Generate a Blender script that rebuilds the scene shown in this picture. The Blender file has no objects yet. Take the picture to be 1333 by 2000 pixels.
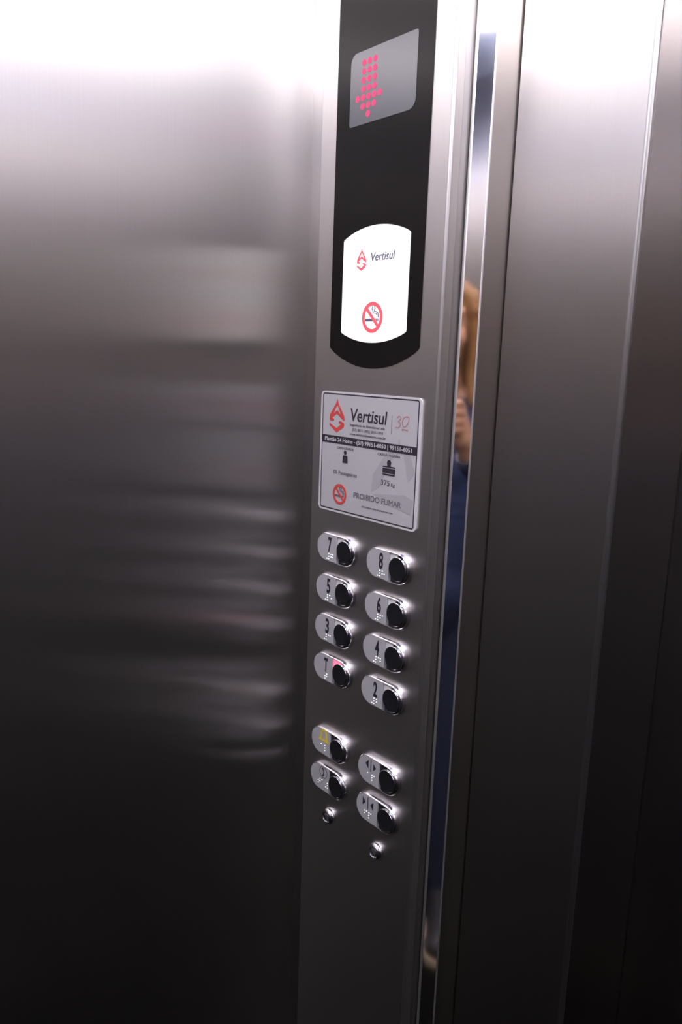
import bpy, bmesh, math
from mathutils import Vector, Matrix
C = bpy.context.scene
COL = C.collection
PI = math.pi

# ------------------------------------------------------------------ camera
CAM = Vector((0.8215, -0.6, 1.5))
cd = bpy.data.cameras.new('camera'); cam = bpy.data.objects.new('camera', cd); COL.objects.link(cam)
cd.sensor_fit = 'VERTICAL'; cd.sensor_height = 36.0; cd.lens = 1540.8 / 2000 * 36
cd.clip_start = 0.003
def cam_axes(yaw, pitch, roll):
    h, p, r = map(math.radians, (yaw, pitch, roll))
    f = Vector((math.cos(h)*math.cos(p), math.sin(h)*math.cos(p), -math.sin(p)))
    rt = Vector((math.sin(h), -math.cos(h), 0)); up = rt.cross(f)
    return rt*math.cos(r) + up*math.sin(r), -rt*math.sin(r) + up*math.cos(r), f
a_, b_, c_ = cam_axes(140.023, 10.72, 2.0)
cam.matrix_world = Matrix(((a_.x, b_.x, -c_.x, CAM.x), (a_.y, b_.y, -c_.y, CAM.y), (a_.z, b_.z, -c_.z, CAM.z), (0, 0, 0, 1)))
C.camera = cam

# ------------------------------------------------------------------ light and exposure
w = bpy.data.worlds.new('world'); C.world = w; w.use_nodes = True
w.node_tree.nodes['Background'].inputs[0].default_value = (0.5, 0.5, 0.55, 1)
w.node_tree.nodes['Background'].inputs[1].default_value = 0.0
C.view_settings.view_transform = 'Standard'; C.view_settings.look = 'None'
C.view_settings.exposure = 0.0; C.view_settings.gamma = 1.0; C.view_settings.use_curve_mapping = False
LAMP = 14.0                     # strength of the ceiling diffusers
LAMP_COL = (1.0, 0.95, 1.0)
C.cycles.max_bounces = 14; C.cycles.glossy_bounces = 14; C.cycles.diffuse_bounces = 5
C.cycles.use_denoising = True
C.cycles.sample_clamp_indirect = 2.5
C.cycles.caustics_reflective = True

# ------------------------------------------------------------------ materials
def mat(name, col, rough=0.5, metal=0.0, spec=0.5, emit=None, strength=0.0, aniso=0.0, coat=0.0, bump=None, vary=None, tail=None):
    m = bpy.data.materials.new(name); m.use_nodes = True
    nt = m.node_tree; p = nt.nodes['Principled BSDF']
    p.inputs['Base Color'].default_value = (*col, 1)
    p.inputs['Roughness'].default_value = rough; p.inputs['Metallic'].default_value = metal
    p.inputs['Specular IOR Level'].default_value = spec; p.inputs['Coat Weight'].default_value = coat
    if emit:
        p.inputs['Emission Color'].default_value = (*emit, 1); p.inputs['Emission Strength'].default_value = strength
    tg = None
    if aniso:
        p.inputs['Anisotropic'].default_value = aniso
        tg = nt.nodes.new('ShaderNodeTangent'); tg.direction_type = 'UV_MAP'; tg.uv_map = 'UVMap'
        nt.links.new(tg.outputs[0], p.inputs['Tangent'])
    if vary:                                   # brushed grain / mottling in the colour
        sx, sy, sz, amt = vary
        tc = nt.nodes.new('ShaderNodeTexCoord'); mp = nt.nodes.new('ShaderNodeMapping'); mp.inputs['Scale'].default_value = (sx, sy, sz)
        nz = nt.nodes.new('ShaderNodeTexNoise'); nz.inputs['Scale'].default_value = 1.0; nz.inputs['Detail'].default_value = 3
        rp = nt.nodes.new('ShaderNodeValToRGB')
        rp.color_ramp.elements[0].position = .3; rp.color_ramp.elements[1].position = .7
        rp.color_ramp.elements[0].color = (*[c*(1-amt) for c in col], 1); rp.color_ramp.elements[1].color = (*[min(1, c*(1+amt)) for c in col], 1)
        nt.links.new(tc.outputs['Object'], mp.inputs[0]); nt.links.new(mp.outputs[0], nz.inputs[0])
        nt.links.new(nz.outputs[0], rp.inputs[0]); nt.links.new(rp.outputs[0], p.inputs['Base Color'])
    if bump:
        sc, st = bump
        nz = nt.nodes.new('ShaderNodeTexNoise'); nz.inputs['Scale'].default_value = sc
        bp = nt.nodes.new('ShaderNodeBump'); bp.inputs['Strength'].default_value = st; bp.inputs['Distance'].default_value = .002
        nt.links.new(nz.outputs[0], bp.inputs['Height']); nt.links.new(bp.outputs[0], p.inputs['Normal'])
    if tail:                                   # a second, broader lobe of the same metal
        r2, f2 = tail
        p2 = nt.nodes.new('ShaderNodeBsdfPrincipled')
        p2.inputs['Base Color'].default_value = (*col, 1); p2.inputs['Metallic'].default_value = metal; p2.inputs['Roughness'].default_value = r2
        mx = nt.nodes.new('ShaderNodeMixShader'); mx.inputs[0].default_value = f2
        nt.links.new(p.outputs[0], mx.inputs[1]); nt.links.new(p2.outputs[0], mx.inputs[2])
        nt.links.new(mx.outputs[0], nt.nodes['Material Output'].inputs[0])
    return m

STEEL = (0.54, 0.52, 0.51)
M = {}
M['wall'] = mat('brushed_steel', STEEL, 0.30, 1.0, aniso=1.0, vary=(1400, 1400, 10, .02), tail=(.42, .03))
M['panel'] = mat('satin_steel', (0.60, 0.575, 0.56), 0.34, 1.0, aniso=0.6, vary=(1500, 1500, 12, .02))
M['mirror'] = mat('polished_steel', (0.80, 0.77, 0.75), 0.05, 1.0)
M['reveal'] = mat('reveal_steel', (0.42, 0.385, 0.36), 0.30, 1.0, aniso=.8)
M['edge'] = mat('satin_edge', (0.50, 0.485, 0.485), 0.32, 1.0)
M['bar_edge'] = mat('bar_edge', (0.80, 0.78, 0.79), 0.36, 1.0)
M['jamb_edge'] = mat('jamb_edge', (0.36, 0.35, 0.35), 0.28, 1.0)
M['door'] = mat('door_steel', (0.40, 0.375, 0.365), 0.26, 1.0, aniso=1.0)
M['chrome'] = mat('chrome', (0.72, 0.70, 0.73), 0.13, 1.0)
M['chrome_soft'] = mat('satin_chrome', (0.80, 0.79, 0.81), 0.22, 1.0)
M['glass'] = mat('black_glass', (0.008, 0.007, 0.007), 0.07, 0.0, 0.09)
M['screen'] = mat('smoked_screen', (0.075, 0.075, 0.083), 0.08, 0.0, 0.5)
M['led'] = mat('red_led', (0.3, 0.02, 0.05), 0.5, spec=.2, emit=(1.0, 0.055, 0.17), strength=0.9)
M['lit'] = mat('lit_white', (0.12, 0.12, 0.12), 0.4, emit=(1.0, 0.97, 1.0), strength=1.0)
M['lit_red'] = mat('lit_red_print', (0.75, 0.05, 0.06), 0.5, emit=(0.80, 0.09, 0.13), strength=0.55)
M['lit_ink'] = mat('lit_dark_print', (0.05, 0.045, 0.09), 0.5, emit=(0.10, 0.09, 0.16), strength=0.5)
M['plate'] = mat('grey_sign_face', (0.32, 0.315, 0.335), 0.42, 0.0, 0.5)
M['plate_rim'] = mat('pale_sign_edge', (0.42, 0.41, 0.43), 0.40, 0.0, 0.5)
M['ink'] = mat('black_ink', (0.016, 0.013, 0.022), 0.45)
M['grey_ink'] = mat('grey_ink', (0.075, 0.07, 0.085), 0.5)
M['ghost'] = mat('pale_grey_print', (0.265, 0.26, 0.28), 0.42)
M['white_ink'] = mat('white_ink', (0.42, 0.41, 0.43), 0.5)
M['red_ink'] = mat('red_ink', (0.42, 0.035, 0.03), 0.45)
M['pink_ink'] = mat('faded_red_ink', (0.34, 0.12, 0.125), 0.5)
M['num_plate'] = mat('button_plate', (0.37, 0.365, 0.39), 0.40, 0.2)
M['cap'] = mat('black_cap', (0.010, 0.010, 0.012), 0.16, 0.0, 0.5)
M['insert'] = mat('pale_insert', (0.55, 0.55, 0.56), 0.35)
M['insert_dark'] = mat('dark_insert', (0.012, 0.012, 0.015), 0.3)
M['insert_red'] = mat('lit_red_insert', (0.8, 0.2, 0.25), 0.4, emit=(1.0, 0.10, 0.20), strength=1.6)
M['yellow'] = mat('yellow_paint', (0.58, 0.44, 0.015), 0.4)
M['dot'] = mat('braille_dot', (0.95, 0.95, 0.95), 0.25)
M['floor'] = mat('dark_granite', (0.003, 0.003, 0.003), 0.8, spec=.05, vary=(60, 60, 60, .5))
M['ceil'] = mat('lavender_paint', (0.56, 0.66, 0.96), 0.6)
M['lamp'] = mat('lamp_diffuser', (0.9, 0.9, 0.9), 0.5, emit=LAMP_COL, strength=LAMP)
M['dark_gap'] = mat('dark_gap', (0.02, 0.02, 0.02), 0.6)
M['skin'] = mat('skin', (0.46, 0.235, 0.14), 0.5, bump=(180, .08))
M['lip'] = mat('lip', (0.42, 0.13, 0.11), 0.4)
M['hair'] = mat('blond_hair', (0.22, 0.105, 0.036), 0.45, vary=(140, 140, 5, .45))
M['navy'] = mat('navy_cloth', (0.016, 0.026, 0.075), 0.85, bump=(500, .2))
M['denim'] = mat('dark_denim', (0.014, 0.022, 0.05), 0.85, bump=(600, .2))
M['shoe'] = mat('dark_leather', (0.02, 0.02, 0.024), 0.5)
M['sole'] = mat('pale_rubber', (0.45, 0.35, 0.25), 0.7)
M['eye'] = mat('eye_white', (0.75, 0.74, 0.72), 0.2)
M['iris'] = mat('iris', (0.10, 0.09, 0.06), 0.2)
M['silver'] = mat('silver', (0.8, 0.8, 0.8), 0.15, 1.0)
M['camera_body'] = mat('black_camera_body', (0.02, 0.02, 0.022), 0.4)

# ------------------------------------------------------------------ helpers
def link(name, me, parent=None, loc=(0, 0, 0)):
    o = bpy.data.objects.new(name, me); COL.objects.link(o); o.location = loc
    if parent: o.parent = parent
    return o
def finish(name, bm, mats, parent=None, loc=(0, 0, 0), smooth=False, uv=True):
    """one bmesh -> ONE mesh object; UVs: u along the horizontal, v upwards"""
    bm.normal_update()
    if uv:
        l = bm.loops.layers.uv.new('UVMap')
        for f in bm.faces:
            n = f.normal
            if abs(n.z) > .7: U, V = Vector((1, 0, 0)), Vector((0, 1, 0))
            else:
                U = Vector((-n.y, n.x, 0)).normalized(); V = Vector((0, 0, 1))
            for lp in f.loops: lp[l].uv = (lp.vert.co.dot(U), lp.vert.co.dot(V))
    me = bpy.data.meshes.new(name); bm.to_mesh(me); bm.free()
    for m in (mats if isinstance(mats, (list, tuple)) else [mats]): me.materials.append(m)
    for p in me.polygons: p.use_smooth = smooth
    return link(name, me, parent, loc)
def tag(o, label, cat=None, group=None):
    o['label'] = label
    if cat: o['category'] = cat
    if group: o['group'] = group
    return o
def struct(o): o['kind'] = 'structure'; return o
def empty(name, loc):
    o = bpy.data.objects.new(name, None); COL.objects.link(o); o.location = loc; o.empty_display_size = .05
    return o
def prism(poly, z0, z1, bm=None, mi=None):
    """plan polygon (counter-clockwise from above) raised from z0 to z1; mi: material index per side"""
    bm = bm or bmesh.new(); n = len(poly)
    lo = [bm.verts.new((x, y, z0)) for x, y in poly]; hi = [bm.verts.new((x, y, z1)) for x, y in poly]
    for i in range(n):
        f = bm.faces.new((lo[i], lo[(i+1) % n], hi[(i+1) % n], hi[i]))
        if mi: f.material_index = mi[i]
    bm.faces.new(hi); bm.faces.new(lo[::-1])
    return bm
def box(x0, x1, y0, y1, z0, z1, bm=None): return prism([(x0, y0), (x1, y0), (x1, y1), (x0, y1)], z0, z1, bm)
def round_corner(p, a, b, r, n=5):
    """arc of radius r replacing corner p of the path a-p-b"""
    p, a, b = Vector(p), Vector(a), Vector(b)
    d1 = (a-p).normalized(); d2 = (b-p).normalized(); half = d1.angle(d2)/2
    t = r/math.tan(half); c = p + (d1+d2).normalized()*(r/math.sin(half))
    s = p+d1*t; e = p+d2*t; out = []
    a0 = math.atan2(s.y-c.y, s.x-c.x); a1 = math.atan2(e.y-c.y, e.x-c.x)
    da = (a1-a0+PI) % (2*PI)-PI
    for i in range(n+1):
        q = a0+da*i/n; out.append((c.x+r*math.cos(q), c.y+r*math.sin(q)))
    return out
def rpoly(pts, radii, n=5):
    out = []
    for i, p in enumerate(pts):
        r = radii[i] if isinstance(radii, (list, tuple)) else radii
        if r <= 0: out.append(tuple(p)); continue
        out += round_corner(p, pts[i-1], pts[(i+1) % len(pts)], r, n)
    return out
def arc_pts(c, r, a0, a1, n): return [(c[0]+r*math.cos(math.radians(a0+(a1-a0)*i/n)), c[1]+r*math.sin(math.radians(a0+(a1-a0)*i/n))) for i in range(n+1)]
def slab(poly, y0, y1, bm=None, mi=0):
    """outline in the panel plane (x, z) given thickness: front at y0 (towards the car), back at y1"""
    bm = bm or bmesh.new(); n = len(poly)
    A = sum(poly[i][0]*poly[(i+1) % n][1]-poly[(i+1) % n][0]*poly[i][1] for i in range(n))
    if A < 0: poly = poly[::-1]
    fr = [bm.verts.new((x, y0, z)) for x, z in poly]; bk = [bm.verts.new((x, y1, z)) for x, z in poly]
    f = bm.faces.new(fr); f.material_index = mi
    f = bm.faces.new(bk[::-1]); f.material_index = mi
    for i in range(n):
        f = bm.faces.new((fr[i], bk[i], bk[(i+1) % n], fr[(i+1) % n])); f.material_index = mi
    return bm
def stroke(pts, wd, y0, y1, bm=None, closed=False, mi=0):
    """flat band of width wd (or one width per point) along a path in the panel plane"""
    bm = bm or bmesh.new(); n = len(pts); P = [Vector(p) for p in pts]
    W = wd if isinstance(wd, (list, tuple)) else [wd]*n
    L, R = [], []
    for i in range(n):
        a = P[i-1] if (i or closed) else None; b = P[(i+1) % n] if (i < n-1 or closed) else None
        d1 = (P[i]-a).normalized() if a is not None else None; d2 = (b-P[i]).normalized() if b is not None else None
        if d1 is None: d1 = d2
        if d2 is None: d2 = d1
        nn = Vector((-d1.y, d1.x))+Vector((-d2.y, d2.x))
        nn = nn.normalized() if nn.length > 1e-6 else Vector((-d1.y, d1.x))
        k = 1/max(.45, nn.dot(Vector((-d1.y, d1.x)))); off = nn*W[i]/2*k
        L.append(P[i]+off); R.append(P[i]-off)
    v = [[bm.verts.new((q.x, y, q.y)) for q in S] for S, y in ((L, y0), (R, y0), (R, y1), (L, y1))]
    for i in range(n if closed else n-1):
        j = (i+1) % n
        for k in range(4):
            f = bm.faces.new((v[k][i], v[(k+1) % 4][i], v[(k+1) % 4][j], v[k][j])); f.material_index = mi
    if not closed:
        for i in (0, n-1):
            f = bm.faces.new([v[k][i] for k in range(4)]); f.material_index = mi
    bmesh.ops.recalc_face_normals(bm, faces=bm.faces)
    return bm
def lathe(profile, bm=None, seg=40, mi=None, cx=0, cz=0):
    """profile of (radius, y) turned about an axis along y"""
    bm = bm or bmesh.new(); rings = []
    for r, y in profile:
        if r < 1e-6: rings.append([bm.verts.new((cx, y, cz))])
        else: rings.append([bm.verts.new((cx+r*math.cos(2*PI*i/seg), y, cz+r*math.sin(2*PI*i/seg))) for i in range(seg)])
    for k in range(len(rings)-1):
        A, B = rings[k], rings[k+1]
        for i in range(seg):
            j = (i+1) % seg
            if len(A) == 1 and len(B) == 1: continue
            if len(A) == 1: f = bm.faces.new((A[0], B[i], B[j]))
            elif len(B) == 1: f = bm.faces.new((A[i], A[j], B[0]))
            else: f = bm.faces.new((A[i], A[j], B[j], B[i]))
            if mi: f.material_index = mi[k]
    bmesh.ops.recalc_face_normals(bm, faces=bm.faces)
    return bm
_cap = {}
def text_mesh(s, size_x=None, cap=1.0, shear=0.0, bold=0.0):
    cu = bpy.data.curves.new('t', 'FONT'); cu.body = s; cu.offset = bold; cu.resolution_u = 4
    o = bpy.data.objects.new('t', cu); COL.objects.link(o)
    bpy.context.view_layer.update()
    me = bpy.data.meshes.new_from_object(o.evaluated_get(bpy.context.evaluated_depsgraph_get()))
    bpy.data.objects.remove(o); bpy.data.curves.remove(cu)
    return me
def lettering(s, x0, x1, z0, cap, y, m, parent, name='lettering', shear=0.0, bold=0.0, origin=(0, 0), th=.0003, lift=0.0):
    """a line of writing from x0 to x1, baseline z0, capital height cap, front face at y"""
    if 'H' not in _cap:
        h = text_mesh('H'); _cap['H'] = max(v.co.y for v in h.vertices); bpy.data.meshes.remove(h)
    me = text_mesh(s, bold=bold)
    xs = [v.co.x for v in me.vertices]; mn, mx = min(xs), max(xs)
    sx = (x1-x0)/(mx-mn); sy = cap/_cap['H']
    bm = bmesh.new(); bm.from_mesh(me); bpy.data.meshes.remove(me)
    r = bmesh.ops.extrude_face_region(bm, geom=list(bm.faces))
    ex = {e for e in r['geom'] if isinstance(e, bmesh.types.BMVert)}
    for v in bm.verts:
        px, py = v.co.x, v.co.y
        v.co = Vector((x0+(px-mn)*sx+shear*py*sy-origin[0], y+(th if v not in ex else 0), z0+py*sy-origin[1]))
    bmesh.ops.recalc_face_normals(bm, faces=bm.faces)
    o = finish(name, bm, m, parent)
    return o

# ------------------------------------------------------------------ the car: walls, floor, ceiling
WX0, WX1, WY0, H = 0.012, 1.40, -1.34, 2.30
YF = 0.0136                                            # front strip beside the control panel
o = struct(finish('wall_left', prism([(WX0, WY0), (WX0, YF), (WX0-.03, YF), (WX0-.03, WY0)], 0, H), M['wall']))
o = struct(finish('wall_right', prism([(WX1, .19), (WX1, WY0), (WX1+.03, WY0), (WX1+.03, .19)], 0, H), M['wall']))
o = struct(finish('wall_back', box(WX0-.03, WX1+.03, WY0-.03, WY0, 0, H), M['wall']))
struct(finish('floor', box(WX0-.03, WX1+.03, WY0-.03, .26, -.04, 0), M['floor']))
struct(finish('ceiling', box(WX0-.03, WX1+.03, WY0-.03, .26, H, H+.04), M['ceil']))
struct(finish('trim_1', box(WX0-.03, .2533, YF, .045, 0, H), M['wall']))
# polished bar between the control panel and the front return
barp = round_corner((.2552, .018), (.2552, .06), (.27304, .03505), .0030, 5) + round_corner((.27304, .03505), (.2552, .018), (.2738, .071), .0030, 5) + [(.2738, .0705), (.2738, .10), (.2552, .10)]
nb = len(barp)
bm = prism(barp, 0, H)
bm.faces.ensure_lookup_table()
for i in range(nb): bm.faces[i].material_index = 0 if i == 5 else (2 if i < 11 else 1)
struct(finish('trim_2', bm, [M['mirror'], M['reveal'], M['bar_edge']]))
# front return with its rounded edge, the jamb behind it, header, and the far return
frp = [(.2758, .070)] + round_corner((.4220, .070), (.2758, .070), (.4220, .18), .005, 6) + [(.4220, .19), (.2758, .19)]
nf = len(frp)
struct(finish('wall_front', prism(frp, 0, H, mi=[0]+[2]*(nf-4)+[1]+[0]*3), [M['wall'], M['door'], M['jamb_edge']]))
struct(finish('wall_front_right', box(1.22, WX1+.03, .070, .19, 0, H), M['wall']))
struct(finish('trim_3', box(.4222, 1.2198, .070, .178, 2.08, H), M['wall']))
struct(finish('door_1', box(.40, .812, .192, .215, .004, 2.11), M['door']))
struct(finish('door_2', box(.790, 1.24, .222, .245, .004, 2.11), M['door']))

# ------------------------------------------------------------------ ceiling light (its reflections are the bright bands)
LC = (.62, -.44)
def circ(r, n=72): return [(LC[0]+r*math.cos(2*PI*i/n), LC[1]+r*math.sin(2*PI*i/n)) for i in range(n)]
lroot = empty('ceiling_light', (LC[0], LC[1], H))
tag(lroot, 'round ring of white light hanging just under the ceiling', 'ceiling light')
def rel(o, root):
    o.location = -root.location; return o
def annulus(r0, r1, z0, z1):
    bm = bmesh.new(); S = [[bm.verts.new((x, y, z)) for x, y in circ(r)] for r, z in ((r0, z0), (r1, z0), (r1, z1), (r0, z1))]
    for i in range(72):
        for k in range(4): bm.faces.new((S[k][i], S[k][(i+1) % 72], S[(k+1) % 4][(i+1) % 72], S[(k+1) % 4][i]))
    bmesh.ops.recalc_face_normals(bm, faces=bm.faces); return bm
rel(finish('diffuser', annulus(.18, .43, H-.095, H-.055), M['lamp'], lroot), lroot)
rel(finish('centre_panel', prism(circ(.172), H-.10, H), M['chrome_soft'], lroot), lroot)
rel(finish('rim', annulus(.432, .438, H-.098, H-.054), M['chrome_soft'], lroot), lroot)

# two slim strips along the right and the back edge of the ceiling
for (x0, x1, y0, y1), lab in (((1.205, 1.265, -.82, -.05), 'slim strip of white light along the ceiling beside the right wall'), ((.12, .84, -1.125, -1.065), 'slim strip of white light along the ceiling near the back wall')):
    r_ = empty('strip_light', ((x0+x1)/2, (y0+y1)/2, H)); tag(r_, lab, 'ceiling light', 'strip lights on the ceiling')
    rel(finish('housing', box(x0+.015, x1-.015, y0+.015, y1-.015, H-.045, H), M['chrome_soft'], r_), r_)
    rel(finish('diffuser', box(x0, x1, y0, y1, H-.085, H-.046), M['lamp'], r_), r_)

# ------------------------------------------------------------------ control panel
PO = Vector((.150, 0, 0))
panel = empty('control_panel', PO)
tag(panel, 'tall satin steel lift control panel with black display window and lit buttons', 'control panel')
def part(name, bm, m, parent=None, **k):
    return rel(finish(name, bm, m, parent or panel, **k), panel)
px0, px1 = .0460, .2535
pp = round_corner((px0, 0), (px0, YF), (px1, 0), .0022, 4) + round_corner((px1, 0), (px0, 0), (px1, YF), .0035, 5) + [(px1, YF-.0003), (px0, YF-.0003)]
bm = prism(pp, .004, H-.004, mi=[1]*4+[0]+[1]*5+[0]*3)
part('faceplate', bm, [M['panel'], M['edge']])

def sub(name, bm, m, parent, **k):                     # child in panel coordinates under a part that sits at -PO
    return finish(name, bm, m, parent, **k)
# black window: straight sides, arched ends
def arched(x0, x1, zc0, zc1, s0, s1, n=18, rc=.0025):
    """x0..x1 wide, side corners at zc0 / zc1, ends bulging by s0 / s1"""
    c = (x1-x0)/2; out = []
    for zc, s, sg in ((zc0, s0, -1), (zc1, s1, 1)):
        R_ = (c*c+s*s)/(2*s); pts = []
        for i in range(n+1):
            t = -1+2*i/n; x = c*t
            pts.append(((x0+x1)/2+x, zc+sg*(math.sqrt(R_*R_-x*x)-(R_-s))))
        pts[0] = (pts[0][0]+rc*.35, pts[0][1]-sg*rc*.1); pts[-1] = (pts[-1][0]-rc*.35, pts[-1][1]-sg*rc*.1)
        pts = [(x0, zc-sg*rc)]+pts+[(x1, zc-sg*rc)]
        out += pts if sg < 0 else pts[::-1]
    return out
win = part('display_window', slab(arched(.0755, .2245, 1.5165, 1.905, .0220, .0220), -.0008, .0006), M['glass'])
tag(win, 'black glass window with arched lower end')
scr = sub('display_screen', slab(rpoly([(.0983, 1.7552), (.2018, 1.7552), (.2018, 1.8292), (.0983, 1.8292)], [.003, .010, .003, .010], 6), -.0012, -.0004), M['screen'], win)
tag(scr, 'grey smoked screen')
bm = bmesh.new()
cols = [.1113, .1201, .1290, .1380, .1468]; rows = [1.8172, 1.8085, 1.7997, 1.7908, 1.7822, 1.7734, 1.7646]
pat = {0: (1, 2, 3), 1: (1, 2, 3), 2: (1, 2, 3), 3: (1, 2, 3), 4: (0, 1, 2, 3, 4), 5: (1, 2, 3), 6: (2,)}
for r, cs in pat.items():
    for c in cs: slab(arc_pts((cols[c], rows[r]), .0033, 0, 345, 15), -.0015, -.0011, bm)
tag(sub('arrow', bm, M['led'], win), 'red dot arrow pointing down')
# lit white sign
sign = part('lit_sign', slab(arched(.0960, .2043, 1.5340, 1.6365, .0112, .0118, 18, .002), -.0013, -.0007), M['lit'])
tag(sign, 'glowing white sign with arched ends')
def logo(cx, zb, wd, ht, y, m, parent):
    f = lambda u, v: (cx+u*wd/2, zb+v*ht)
    bm = bmesh.new()
    lay = [0]
    def poly(*p):
        lay[0] += 1; slab([f(*q) for q in p], y+.00005*lay[0], y+.0004, bm)
    poly((0, 1), (-.13, .88), (-.98, .50), (-1.0, .44), (-.62, .44), (-.20, .74), (0, .80))            # left stroke
    poly((0, 1), (0, .80), (.24, .72), (.55, .50), (1.0, .40), (.95, .50), (.14, .87))                 # right stroke
    poly((-.62, .50), (-1.0, .50), (-1.02, .34), (-.80, .31), (-.42, .32), (-.40, .38), (-.68, .41), (-.10, .535), (.02, .535), (.85, .36), (1.02, .34), (1.0, .46), (.50, .52), (.06, .645), (-.06, .645))
    poly((-1.02, .24), (-1.02, .17), (-.06, -.02), (.06, -.02), (.95, .15), (1.0, .20), (1.0, .27), (.55, .325), (.28, .325), (.25, .27), (.55, .235), (.02, .11), (-.06, .11))
    return finish('logo', bm, m, parent)
logo(.1281, 1.6018, .0152, .0235, -.0016, M['lit_red'], sign)
lettering('Vertisul', .1423, .1805, 1.6108, .0085, -.0016, M['lit_ink'], sign, shear=.18, bold=.004)
def no_smoking(cx, cz, R_, y, red, ink, parent):
    bm = bmesh.new()
    stroke(arc_pts((cx, cz), R_*.87, 0, 352.5, 47), R_*.24, y-.0001, y+.0004, bm, closed=True)
    stroke([(cx-R_*.60, cz+R_*.60), (cx+R_*.60, cz-R_*.60)], R_*.21, y-.00005, y+.0004, bm)
    o = finish('prohibition_ring', bm, red, parent); o['label'] = 'red ring with a slash'
    bm = bmesh.new()
    stroke([(cx-R_*.68, cz-R_*.16), (cx+R_*.35, cz-R_*.16)], R_*.17, y, y+.0004, bm)
    for k in (.43, .56): stroke([(cx+R_*k, cz-R_*.245), (cx+R_*k, cz-R_*.075)], R_*.07, y, y+.0004, bm)
    for dx in (0, .13):
        stroke([(cx+R_*(.45+dx), cz+R_*.0), (cx+R_*(.45+dx), cz+R_*.17), (cx+R_*(.36+dx), cz+R_*(.25+dx*.6)), (cx+R_*(.10+dx*.8), cz+R_*(.28+dx*.8)),
                (cx+R_*(.04+dx), cz+R_*(.40+dx*.5)), (cx+R_*(-.04+dx*2.2), cz+R_*.56), (cx+R_*(.02+dx*1.2), cz+R_*.72)], R_*.055, y, y+.0004, bm)
    o = finish('cigarette', bm, ink, parent); o['label'] = 'dark cigarette with curling smoke'
no_smoking(.1497, 1.5503, .0170, -.0016, M['lit_red'], M['lit_ink'], sign)

# ------------------------------------------------------------------ buttons
BW, BH, HB = .071, .0375, .0072
def stadium(hw, hh, n=14, r=None):
    r = r or hh
    return arc_pts((hw-r, 0), r, -90, 90, n)+arc_pts((-hw+r, 0), r, 90, 270, n)
SPLIT = .0042
def dshape(hw, hh, n=14):
    return [(SPLIT, -hh)]+arc_pts((hw-hh, 0), hh, -90, 90, n)+[(SPLIT, hh)]
def plate_outline(hw, hh, n=14): return [(SPLIT-.0003, hh)]+arc_pts((-hw+hh, 0), hh, 90, 270, n)+[(SPLIT-.0003, -hh)]
def bezel_bm():
    bm = bmesh.new(); n = None; rings = []
    for ins, y in ((0, 0), (0, -.0016), (.0002, -.0038), (.0006, -.0054), (.0012, -.0066), (.0019, -HB), (.0023, -HB), (.0025, -HB+.0004), (.0025, -.0030)):
        rings.append([bm.verts.new((x, y, z)) for x, z in stadium(BW/2-ins, BH/2-ins)])
    n = len(rings[0])
    for k in range(len(rings)-1):
        for i in range(n):
            j = (i+1) % n; bm.faces.new((rings[k][i], rings[k+1][i], rings[k+1][j], rings[k][j]))
    f = bm.faces.new(rings[-1]); f.material_index = 1
    bmesh.ops.recalc_face_normals(bm, faces=bm.faces)
    return bm
def smooth_by_angle(o, ang=35):
    for p in o.data.polygons: p.use_smooth = True
    bm = bmesh.new(); bm.from_mesh(o.data)
    for e in bm.edges:
        if len(e.link_faces) == 2 and e.calc_face_angle(0) > math.radians(ang): e.smooth = False
    bm.to_mesh(o.data); bm.free()
IN = .0025
def me_of(bm, m, smooth=False):
    o = finish('tmp', bm, m, smooth=smooth)
    if smooth: smooth_by_angle(o)
    me = o.data; bpy.data.objects.remove(o); return me
ME_BEZEL = me_of(bezel_bm(), [M['chrome'], M['insert_dark']], True)
ME_PLATE = me_of(slab(plate_outline(BW/2-IN+.0002, BH/2-IN+.0002), -HB-.0001, -.003), M['num_plate'])
def insert_bm(): return slab([(SPLIT, .0162), (SPLIT, .0030), (.0185, .0162)], -.0056, -.0029)   # corner window beside the cap
ME_INS = {k: me_of(insert_bm(), M[k]) for k in ('insert', 'insert_dark', 'insert_red')}
capx, capr = .0184, .0136
ME_CAP = me_of(lathe([(capr, -.0040), (capr, -.0060), (capr-.0003, -.0064), (capr-.0003, -.0068), (capr, -.0072), (capr, -.0078), (capr-.0005, -.0083), (capr-.0013, -.0084), (.0085, -.0080), (.004, -.0078), (0, -.0077)], cx=capx, mi=[0, 0, 0, 0, 0, 0, 1, 1, 1, 1]), [M['chrome'], M['cap']], True)
CELL = {'#': (3, 4, 5, 6), 'a': (1,), 'b': (1, 2), 'c': (1, 4), 'd': (1, 4, 5), 'e': (1, 5), 'f': (1, 2, 4), 'g': (1, 2, 4, 5), 'h': (1, 2, 5), 't': (2, 3, 4, 5), 'l': (1, 2, 3), 'p': (1, 2, 3, 4)}
def braille(word, xl, zt, pitch, cell=.0077, parent=None):
    bm = bmesh.new()
    for k, ch in enumerate(word):
        for d in CELL[ch]:
            x = xl+k*cell+(.0034 if d > 3 else 0); z = zt-((d-1) % 3)*pitch
            lathe([(.00100, -HB), (.00095, -HB-.0005), (.0006, -HB-.0009), (0, -HB-.0011)], bm, 10, cx=x, cz=z)
    return finish('braille', bm, M['dot'], parent, smooth=True)
def button(name, label, x, z, ins='insert'):
    b = link(name, ME_BEZEL, panel, (x-PO.x, 0, z)); b['label'] = label
    link('number_plate' if name == 'floor_button' else 'symbol_plate', ME_PLATE, b)
    link('corner_light', ME_INS[ins], b); link('push_cap', ME_CAP, b)
    return b
XL, XR = .1045, .1968
YG = -HB-.0003
rowsz = [1.2775, 1.2255, 1.1742, 1.1228]
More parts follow.
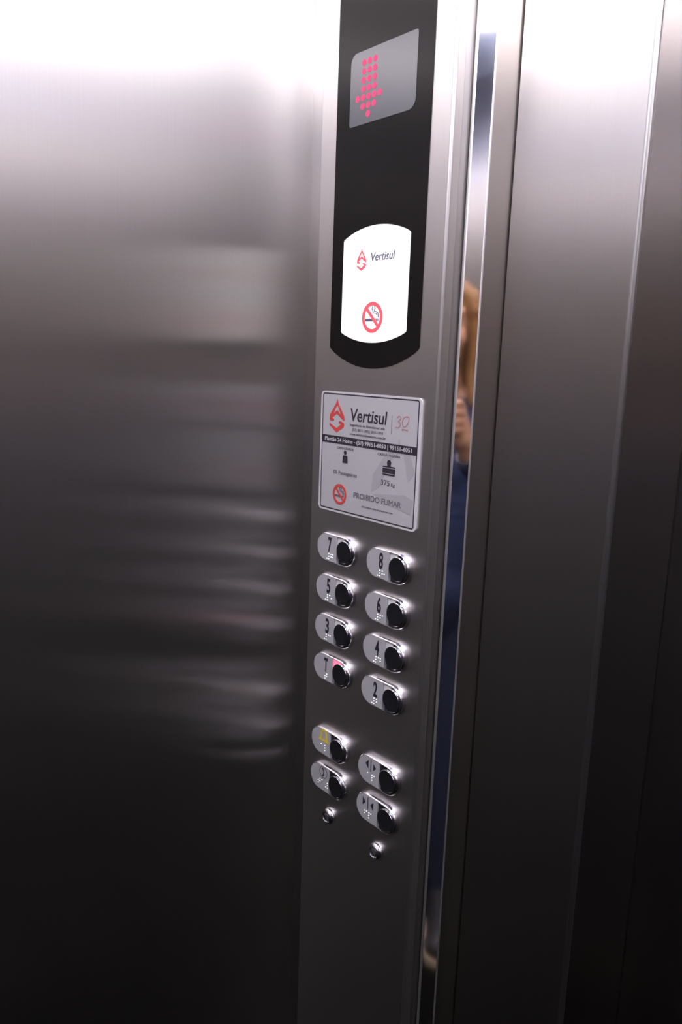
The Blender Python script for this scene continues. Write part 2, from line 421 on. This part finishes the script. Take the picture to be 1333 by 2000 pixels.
for ch, br, x, z in (('7', '#g', XL, rowsz[0]), ('8', '#h', XR, rowsz[0]), ('5', '#e', XL, rowsz[1]), ('6', '#f', XR, rowsz[1]),
                     ('3', '#c', XL, rowsz[2]), ('4', '#d', XR, rowsz[2]), ('T', 't', XL, rowsz[3]), ('2', '#b', XR, rowsz[3])):
    lit = ch == 'T'
    b = button('floor_button', ('button marked T glowing red at its corner' if lit else 'button marked ' + ch), x, z, 'insert_red' if lit else 'insert')
    lettering(ch, -.0122, -.0054, -.0047, .0172, YG, M['ink'], b, 'numeral', bold=.028)
    braille(br, -.0136 if len(br) == 2 else -.0100, -.0077, .0032, parent=b)
# alarm bell
b = button('alarm_button', 'button with a yellow bell', XL, 1.0225, 'insert_dark')
bm = stroke([(-.0165, .0022), (-.0140, .0062), (-.0134, .0122), (-.0119, .0153), (-.0088, .0166), (-.0052, .0153), (-.0034, .0122), (-.0030, .0062), (-.0004, .0022)], .0027, YG, YG+.0002, closed=True)
finish('bell_symbol', bm, M['yellow'], b); braille('al', -.0131, -.0040, .0033, .0073, b)
# doors open / close
b = button('door_open_button', 'button with arrows pointing apart', XR, 1.0225, 'insert_dark')
bm = slab([(-.0197, .0073), (-.0145, .0130), (-.0145, .0016)], YG, YG+.0002); slab([(-.0011, .0068), (-.0058, .0112), (-.0058, .0022)], YG, YG+.0002, bm)
stroke([(-.0102, .0150), (-.0102, -.0006)], .0013, YG, YG+.0002, bm)
finish('arrow_symbol', bm, M['ink'], b); braille('ap', -.0155, -.0043, .0032, .0079, b)
b = button('door_close_button', 'button with arrows pointing together', XR, .9725, 'insert_dark')
bm = slab([(-.0168, .0066), (-.0220, .0125), (-.0220, .0014)], YG, YG+.0002); slab([(-.0083, .0072), (-.0031, .0118), (-.0031, .0014)], YG, YG+.0002, bm)
stroke([(-.0127, .0150), (-.0127, -.0010)], .0013, YG, YG+.0002, bm)
finish('arrow_symbol', bm, M['ink'], b); braille('fp', -.0176, -.0046, .0033, .0076, b)
# intercom
b = button('intercom_button', 'button with a handset in a ring', XL, .9725, 'insert_dark')
bm = stroke(arc_pts((-.0070, .0086), .0076, 0, 348, 29), .0007, YG, YG+.0002, closed=True)
stroke([(-.0094, .0138), (-.0074, .0128), (-.0062, .0105), (-.0060, .0075), (-.0068, .0048), (-.0088, .0034)], [.0030, .0020, .0016, .0016, .0020, .0030], YG, YG+.0002, bm)
finish('handset_symbol', bm, M['ink'], b); braille('ta#', -.0168, -.0030, .0032, .0077, b)

# key switches
prof = [(.0112, 0), (.0112, -.0012), (.0108, -.0032), (.0096, -.0054), (.0078, -.0068), (.0068, -.0072), (.0064, -.0068), (.0062, -.0052), (0, -.0052)]
ME_KEY = me_of(lathe(prof), M['chrome'], True)
ME_CORE = me_of(lathe([(.0052, -.0050), (.0052, -.0066), (.0046, -.0070), (0, -.0070)]), M['chrome_soft'], True)
for x, z, lab in ((.1053, .9215, 'chrome key switch under the handset button'), (.1968, .9205, 'chrome key switch under the close button')):
    k = link('key_switch', ME_KEY, panel, (x-PO.x, 0, z)); k['label'] = lab
    link('lock_core', ME_CORE, k)
    finish('key_slot', stroke([(-.0030, .0030), (.0030, -.0030)], .0016, -.0072, -.0069), M['ink'], k)

# ------------------------------------------------------------------ information plate
PL = Vector((.1490, 0, 1.3225))
def plate_rel(p): return (p[0]-PL.x, p[1]-PL.z)
YP = -.0018
bm = slab([plate_rel(p) for p in rpoly([(.0636, 1.3220), (.2345, 1.3220), (.2345, 1.4662), (.0636, 1.4662)], .0060, 6)], YP, -.0001)
plate = finish('information_plate', bm, M['plate_rim'], None, PL)
tag(plate, 'grey rounded information plate with red logo and black telephone bar on the control panel', 'sign')
def pp_(name, bm, m, label=None):
    o = finish(name, bm, m, plate, -PL)
    if label: o['label'] = label
    return o
def pl(s, x0, x1, z0, cap, m, **k):
    o = lettering(s, x0, x1, z0, cap, YP-.0005, m, plate, **k); o.location = -PL; return o
in_ = rpoly([(.0678, 1.3252), (.2303, 1.3252), (.2303, 1.4634), (.0678, 1.4634)], .0025, 4)
pp_('face', slab(in_, YP-.0001, YP+.0005), M['plate'])
pp_('border_line', stroke(in_, .0014, YP-.0002, YP+.0002, closed=True), M['ink'], 'black border line')
bar = pp_('telephone_bar', slab([(.0678, 1.4050), (.2303, 1.4050), (.2303, 1.4141), (.0678, 1.4141)], YP-.0004, YP+.0002), M['ink'], 'black bar with white writing')
# pale emblem printed behind the writing
bm = bmesh.new(); yg = YP-.0003
slab([(.2030, 1.4205), (.1965, 1.4040), (.2085, 1.4040)], yg, yg+.0003, bm)
slab([(.2105, 1.4040), (.2215, 1.4040), (.2290, 1.3850), (.2190, 1.3750)], yg, yg+.0003, bm)
slab([(.1840, 1.4040), (.1960, 1.4040), (.1720, 1.3620), (.1600, 1.3560), (.1620, 1.3760)], yg, yg+.0003, bm)
slab([(.1640, 1.3540), (.1780, 1.3470), (.2250, 1.3400), (.2290, 1.3560), (.2150, 1.3600)], yg, yg+.0003, bm)
pp_('pale_emblem', bm, M['ghost'])
o = logo(.0949, 1.4192, .0270, .0388, YP-.0005, M['red_ink'], plate); o.location = -PL; o['label'] = 'red pointed logo'
pl('Vertisul', .1182, .1805, 1.4340, .0142, M['ink'], shear=.10, bold=.008)
pl('Engenharia de Elevadores Ltda', .1190, .1790, 1.4282, .0026, M['grey_ink'])
pl('(51) 3013-1002 | 3011-1018', .1240, .1760, 1.4226, .0030, M['grey_ink'])
pl('www.vertisulelevadores.com.br', .1190, .1808, 1.4176, .0027, M['grey_ink'])
pp_('divider', stroke([(.1897, 1.4452), (.1897, 1.4250)], .0004, YP-.0004, YP), M['grey_ink'])
bm = bmesh.new(); y3 = YP-.0005
def sm(pts, k=4):
    P = [Vector(p) for p in pts]; out = []
    for i in range(len(P)-1):
        p0 = P[max(0, i-1)]; p1 = P[i]; p2 = P[i+1]; p3 = P[min(len(P)-1, i+2)]
        for j in range(k):
            t = j/k; out.append(tuple(.5*((2*p1)+(p2-p0)*t+(2*p0-5*p1+4*p2-p3)*t*t+(3*p1-p0-3*p2+p3)*t**3)))
    return out+[tuple(P[-1])]
stroke(sm([(.1975, 1.4432), (.2008, 1.4452), (.2035, 1.4440), (.2028, 1.4415), (.1998, 1.4392), (.2028, 1.4380), (.2030, 1.4352), (.2000, 1.4325), (.1955, 1.4330)]), .0007, y3, y3+.00012, bm)
stroke(sm([(.2130, 1.4455), (.2085, 1.4440), (.2062, 1.4390), (.2080, 1.4345), (.2120, 1.4352), (.2158, 1.4400), (.2160, 1.4445), (.2130, 1.4455)]), .0007, y3, y3+.00012, bm)
pp_('anniversary_mark', bm, M['pink_ink'], 'thin faded red number 30')
pl('anos', .2058, .2155, 1.4306, .0016, M['pink_ink'])
o = pl('Plantão 24 Horas - (51) 99151-6050 | 99151-6051', .0735, .2228, 1.4076, .0044, M['white_ink'], bold=.012); o['label'] = 'white telephone line'
pl('CAPACIDADE', .0972, .1272, 1.3994, .0026, M['grey_ink'])
bm = slab(arc_pts((.1124, 1.3957), .0025, 0, 345, 23), y3, y3+.00015)
slab(rpoly([(.1078, 1.3835), (.1172, 1.3835), (.1166, 1.3923), (.1084, 1.3923)], [.0002, .0002, .0015, .0015], 4), y3, y3+.00015, bm)
pp_('person_symbol', bm, M['ink'], 'black person symbol')
pl('05 Passageiros', .0915, .1347, 1.3690, .0042, M['grey_ink'])
pl('CARGA MÁXIMA', .1692, .2058, 1.3995, .0028, M['grey_ink'])
bm = slab(arc_pts((.1885, 1.3925), .0033, 0, 345, 23), y3-.00004, y3+.0002)
slab([(.1862, 1.3925), (.1908, 1.3925), (.1915, 1.3880), (.1855, 1.3880)], y3+.00003, y3+.0002, bm)
slab(rpoly([(.1783, 1.3784), (.1987, 1.3784), (.1987, 1.3888), (.1783, 1.3888)], .0014, 4), y3, y3+.00015, bm)
pp_('weight_symbol', bm, M['ink'], 'black weight symbol')
bm = stroke([(.1785, 1.3868), (.1985, 1.3868)], .0005, y3-.0001, y3+.0001); stroke([(.1785, 1.3804), (.1985, 1.3804)], .0005, y3-.0001, y3+.0001, bm)
pp_('weight_lines', bm, M['plate'])
pl('375', .1764, .1906, 1.3666, .0060, M['grey_ink'], bold=.004)
pl('Kg', .1932, .1990, 1.3668, .0036, M['grey_ink'])
pl('PROIBIDO FUMAR', .1304, .2105, 1.3450, .0063, M['grey_ink'])
pl('LEI FEDERAL 9294 DE JULHO DE 1996', .1455, .1975, 1.3360, .0015, M['grey_ink'])
ns = empty('no_smoking_symbol', (0, 0, 0)); ns.parent = plate; ns.location = -PL
no_smoking(.1046, 1.3449, .0125, YP-.0005, M['red_ink'], M['grey_ink'], ns)
# ------------------------------------------------------------------ the person taking the picture (seen in the polished bar)
U = Vector((-.766, .643, 0)); Rr = Vector((.643, .766, 0)); Zv = Vector((0, 0, 1))   # facing, her right, up
HR = .018                                            # her head is a little to the left of the camera
PB = Vector((CAM.x, CAM.y, 0)) - U*.315 - Rr*HR                                              # below her head
def at(r, u, z): return PB + Rr*r + U*u + Zv*z
def ath(r, u, z): return at(r+HR+(.007 if r > 0 else -.007), u, z)
def unit_sphere(seg):
    b = bmesh.new(); bmesh.ops.create_uvsphere(b, u_segments=seg, v_segments=seg//2+1, radius=1)
    b.verts.index_update(); r = ([v.co.copy() for v in b.verts], [[v.index for v in f.verts] for f in b.faces]); b.free(); return r
US = {g: unit_sphere(g) for g in (12, 14, 16)}
class Blob:                                            # overlapping volumes gathered before they are melted together
    def __init__(self): self.v, self.f = [], []
    def add(self, pts, faces):
        k = len(self.v); self.v += pts; self.f += [[i+k for i in f] for f in faces]
def ball(bm, c, rad, seg=16):
    """ellipsoid with radii (across, along facing, up)"""
    V, F = US[seg]; bm.add([c + Rr*q.x*rad[0] + U*q.y*rad[1] + Zv*q.z*rad[2] for q in V], F)
def limb(bm, p, q, r0, r1, seg=14):
    V, F = US[seg]; d = (q-p); n = max(2, int(d.length/(min(r0, r1)*.3)))
    for i in range(n+1):
        t = i/n; c = p+d*t; r = r0+(r1-r0)*t
        bm.add([c+v*r for v in V], F)
def chain(bm, pts, rad):
    for i in range(len(pts)-1): limb(bm, pts[i], pts[i+1], rad[i], rad[i+1])
def fuse(name, bm, voxel, m, parent, smooth_it=4):
    """melt overlapping volumes into one continuous skin"""
    me = bpy.data.meshes.new('tmp'); me.from_pydata([tuple(v) for v in bm.v], [], bm.f)
    o = link('tmp', me); r = o.modifiers.new('r', 'REMESH'); r.mode = 'VOXEL'; r.voxel_size = voxel
    s = o.modifiers.new('s', 'SMOOTH'); s.iterations = smooth_it; s.factor = .5
    bpy.context.view_layer.update()
    out = bpy.data.meshes.new_from_object(o.evaluated_get(bpy.context.evaluated_depsgraph_get()))
    bpy.data.objects.remove(o); bpy.data.meshes.remove(me)
    out.name = name; out.materials.clear(); out.materials.append(m)
    out.transform(Matrix.Translation(-PB))
    for p in out.polygons: p.use_smooth = True
    return link(name, out, parent)
person = empty('person', PB)
tag(person, 'person with blond hair and navy top holding a camera, reflected in the polished bar', 'person')
# --- body: head, neck, arms, hands, legs as one skin
bm = Blob()
HZ = 1.600
ball(bm, at(0, -.015, HZ+.022), (.074, .092, .088)); ball(bm, at(0, .026, HZ-.042), (.055, .058, .066)); ball(bm, at(0, .052, HZ-.088), (.026, .024, .020))
ball(bm, at(.030, .044, HZ-.030), (.030, .028, .034)); ball(bm, at(-.030, .044, HZ-.030), (.030, .028, .034))     # cheeks
chain(bm, [at(0, .076, HZ+.012), at(0, .092, HZ-.022), at(0, .099, HZ-.034)], [.0075, .0090, .0110]); limb(bm, at(.010, .088, HZ-.037), at(-.010, .088, HZ-.037), .008, .008)
limb(bm, at(.043, .060, HZ+.027), at(-.043, .060, HZ+.027), .013, .013)                                         # brow
for s in (1, -1):
    limb(bm, at(.046*s, .0600, HZ+.0120), at(.031*s, .0680, HZ+.0150), .0052, .0056); limb(bm, at(.031*s, .0680, HZ+.0150), at(.017*s, .0680, HZ+.0115), .0056, .0050)
    limb(bm, at(.045*s, .0600, HZ+.000), at(.031*s, .0665, HZ-.0030), .0045, .0048); limb(bm, at(.031*s, .0665, HZ-.0030), at(.018*s, .0670, HZ+.001), .0048, .0045)
    ball(bm, at(.076*s, -.012, HZ-.008), (.010, .018, .030), 12)                                                # ear
limb(bm, at(0, -.028, HZ-.06), at(0, -.045, 1.42), .050, .056)
limb(bm, at(.03, -.05, 1.42), at(.14, -.05, 1.385), .045, .050); limb(bm, at(-.03, -.05, 1.42), at(-.14, -.05, 1.385), .045, .050)
ball(bm, at(0, -.05, 1.27), (.150, .095, .17)); ball(bm, at(0, -.045, 1.08), (.118, .085, .15)); ball(bm, at(0, -.05, .93), (.142, .100, .12))
HD = .315                                                                                                        # from head axis to lens
for s in (1, -1):
    W0 = ath(.070*s, HD-.055, 1.318)
    chain(bm, [at(.165*s, -.05, 1.375), at(.225*s, .055, 1.130), W0], [.047, .037, .0255])
    # palm beside the camera body, four curled fingers across its front, thumb behind it
    chain(bm, [W0, ath(.056*s, HD-.040, 1.350), ath(.047*s, HD-.034, 1.385)], [.024, .024, .022])
    chain(bm, [W0, ath(.056*s, HD-.030, 1.345), ath(.047*s, HD-.022, 1.412)], [.020, .019, .015])
    for k, (z, l, rd) in enumerate(((1.424, .92, .0088), (1.405, 1.0, .0090), (1.386, .95, .0086), (1.368, .78, .0078))):
        if s < 0: z -= .004
        x0_, tip = .046, (.046-.052*l)
        if s < 0: tip += .040; 
        chain(bm, [ath(.046*s, HD-.022, z-.002), ath(.0475*s, HD+.000, z+.001), ath((.040 if s > 0 else .041)*s, HD+.0085, z+.001), ath((tip+.012 if s > 0 else tip+.010)*s*.9, HD+.0100, z-.002), ath(tip*s*.8, HD+.0085, z-.004)], [rd+.0012, rd+.0008, rd, rd*.93, rd*.80])
    chain(bm, [ath(.056*s, HD-.046, 1.360), ath(.048*s, HD-.051, 1.392), ath(.030*s, HD-.047, 1.415), ath(.016*s, HD-.043, 1.428)], [.015, .0125, .0105, .0090])
for s in (1, -1):
    chain(bm, [at(.085*s, -.05, .88), at(.088*s, -.015, .49), at(.090*s, -.005, .10)], [.088, .056, .038])
    limb(bm, at(.090*s, -.005, .06), at(.096*s, .14, .04), .036, .028)
body = fuse('body', bm, .0036, M['skin'], person, 3)
# --- face details
for s in (1, -1):
    bm = Blob(); ball(bm, at(.031*s, .0610, HZ+.006), (.0125, .0105, .0085), 14)
    e = fuse('eye', bm, .002, M['eye'], person, 1)
    bm = Blob(); ball(bm, at(.031*s, .0706, HZ+.006), (.0050, .0018, .0050), 12)
    fuse('iris', bm, .0009, M['iris'], e, 1)
    bm = Blob(); limb(bm, at(.046*s, .0700, HZ+.029), at(.018*s, .0790, HZ+.030), .0030, .0042)
    fuse('eyebrow', bm, .002, M['hair'], person, 1)
bm = Blob()
chain(bm, [at(.022, .0690, HZ-.062), at(.006, .0800, HZ-.0585), at(-.006, .0800, HZ-.0585), at(-.022, .0690, HZ-.062)], [.0030, .0042, .0042, .0030])
chain(bm, [at(.020, .0690, HZ-.064), at(0, .0790, HZ-.069), at(-.020, .0690, HZ-.064)], [.0030, .0050, .0030])
fuse('lips', bm, .002, M['lip'], person, 2)
# --- hair: cap over the skull, falling to the shoulders
bm = Blob()
ball(bm, at(0, -.028, HZ+.034), (.085, .092, .086))
for s in (1, -1):
    chain(bm, [at(.060*s, .022, HZ+.060), at(.081*s, .012, HZ-.020), at(.079*s, -.002, HZ-.105), at(.086*s, .012, HZ-.185)], [.028, .022, .024, .016])
    chain(bm, [at(.055*s, -.065, HZ+.03), at(.068*s, -.070, HZ-.08), at(.075*s, -.078, HZ-.22)], [.045, .045, .028])
    chain(bm, [at(.010*s, .055, HZ+.088), at(.045*s, .048, HZ+.070), at(.070*s, .030, HZ+.030)], [.020, .020, .020])
chain(bm, [at(0, -.080, HZ+.03), at(0, -.090, HZ-.08), at(0, -.095, HZ-.23)], [.05, .05, .032])
fuse('hair', bm, .005, M['hair'], person, 3)
# --- clothes
bm = Blob()
ball(bm, at(0, -.05, 1.265), (.166, .112, .185)); ball(bm, at(0, -.045, 1.08), (.136, .103, .17)); limb(bm, at(.045, -.05, 1.20), at(.040, -.048, .96), .100, .108); limb(bm, at(-.045, -.05, 1.20), at(-.040, -.048, .96), .100, .108); ball(bm, at(0, -.05, .93), (.178, .132, .125))
for s in (1, -1):
    limb(bm, at(.055*s, -.052, 1.405), at(.145*s, -.05, 1.382), .050, .060)
    chain(bm, [at(.165*s, -.05, 1.372), at(.226*s, .055, 1.128), ath(.077*s, HD-.070, 1.302)], [.060, .050, .036])
fuse('long_sleeved_top', bm, .006, M['navy'], person, 9)
bm = Blob()
ball(bm, at(0, -.05, .90), (.172, .126, .120))
for s in (1, -1): chain(bm, [at(.085*s, -.05, .86), at(.088*s, -.015, .49), at(.090*s, -.005, .085)], [.097, .068, .052])
fuse('trousers', bm, .007, M['denim'], person, 6)
for s in (1, -1):
    bm = Blob(); limb(bm, at(.090*s, -.035, .056), at(.090*s, .03, .060), .043, .047); limb(bm, at(.091*s, .04, .056), at(.098*s, .165, .044), .046, .036); ball(bm, at(.098*s, .175, .040), (.044, .036, .030))
    for v in bm.v: v.z = max(v.z, .012)
    sh = fuse('shoe', bm, .005, M['shoe'], person, 2)
    bm = bmesh.new()
    out = [(-.135, .030), (-.120, .043), (-.02, .046), (.06, .046), (.12, .044), (.158, .026), (.164, 0)]
    pl2 = [at(.094*s+x, u+.05, 0) for u, x in out]+[at(.094*s-x, u+.05, 0) for u, x in out[::-1]]
    lo = [bm.verts.new((p.x, p.y, .0005)) for p in pl2]; hi = [bm.verts.new((p.x, p.y, .018)) for p in pl2]
    n_ = len(lo)
    for i in range(n_): bm.faces.new((lo[i], lo[(i+1) % n_], hi[(i+1) % n_], hi[i]))
    bm.faces.new(hi); bm.faces.new(lo[::-1]); bmesh.ops.remove_doubles(bm, verts=bm.verts, dist=.0004); bmesh.ops.recalc_face_normals(bm, faces=bm.faces)
    for v in bm.verts: v.co -= PB
    finish('sole', bm, M['sole'], sh)
# thin bracelet at her right cuff
bm = bmesh.new(); cw = ath(.0700, HD-.056, 1.3170); ax = (at(.226, .055, 1.128)-cw).normalized()
e1 = ax.cross(Zv).normalized(); e2 = ax.cross(e1); prev = None; first = None; nr = 36
rings = []
for i in range(nr):
    a = 2*PI*i/nr; d = e1*math.cos(a)+e2*math.sin(a); c = cw+d*.0285
    rings.append([bm.verts.new(c+(d*math.cos(b)+ax*math.sin(b))*.0016-PB) for b in [2*PI*k/8 for k in range(8)]])
for i in range(nr):
    for k in range(8): bm.faces.new((rings[i][k], rings[(i+1) % nr][k], rings[(i+1) % nr][(k+1) % 8], rings[i][(k+1) % 8]))
bmesh.ops.recalc_face_normals(bm, faces=bm.faces)
finish('bracelet', bm, M['silver'], person, smooth=True)
# --- the camera in her hands, lens just behind the point the picture is taken from
CB = PB + Rr*HR + U*(HD-.018) + Zv*1.452
camera_ = empty('compact_camera', CB); tag(camera_, 'small black camera held upright in both hands', 'camera')
bm = bmesh.new()
f = lambda r, u, z: Rr*r+U*u+Zv*z
pr = rpoly([(-.036, -.055), (.036, -.055), (.036, .064), (-.036, .064)], .008, 5)
fr = [bm.verts.new(f(x, .0105, z)) for x, z in pr]; bk = [bm.verts.new(f(x, -.0105, z)) for x, z in pr]
bm.faces.new(fr); bm.faces.new(bk[::-1])
for i in range(len(pr)): bm.faces.new((fr[i], bk[i], bk[(i+1) % len(pr)], fr[(i+1) % len(pr)]))
bmesh.ops.recalc_face_normals(bm, faces=bm.faces); finish('camera_case', bm, M['camera_body'], camera_)
bm = bmesh.new(); R0 = [[bm.verts.new(f(r*math.cos(2*PI*i/28), u, .048+r*math.sin(2*PI*i/28))) for i in range(28)] for r, u in ((.014, .0100), (.014, .0120), (.011, .0128), (.009, .0118))]
for k in range(3):
    for i in range(28): bm.faces.new((R0[k][i], R0[k][(i+1) % 28], R0[k+1][(i+1) % 28], R0[k+1][i]))
bm.faces.new(R0[3]); bmesh.ops.recalc_face_normals(bm, faces=bm.faces); finish('lens', bm, M['glass'], camera_, smooth=False)
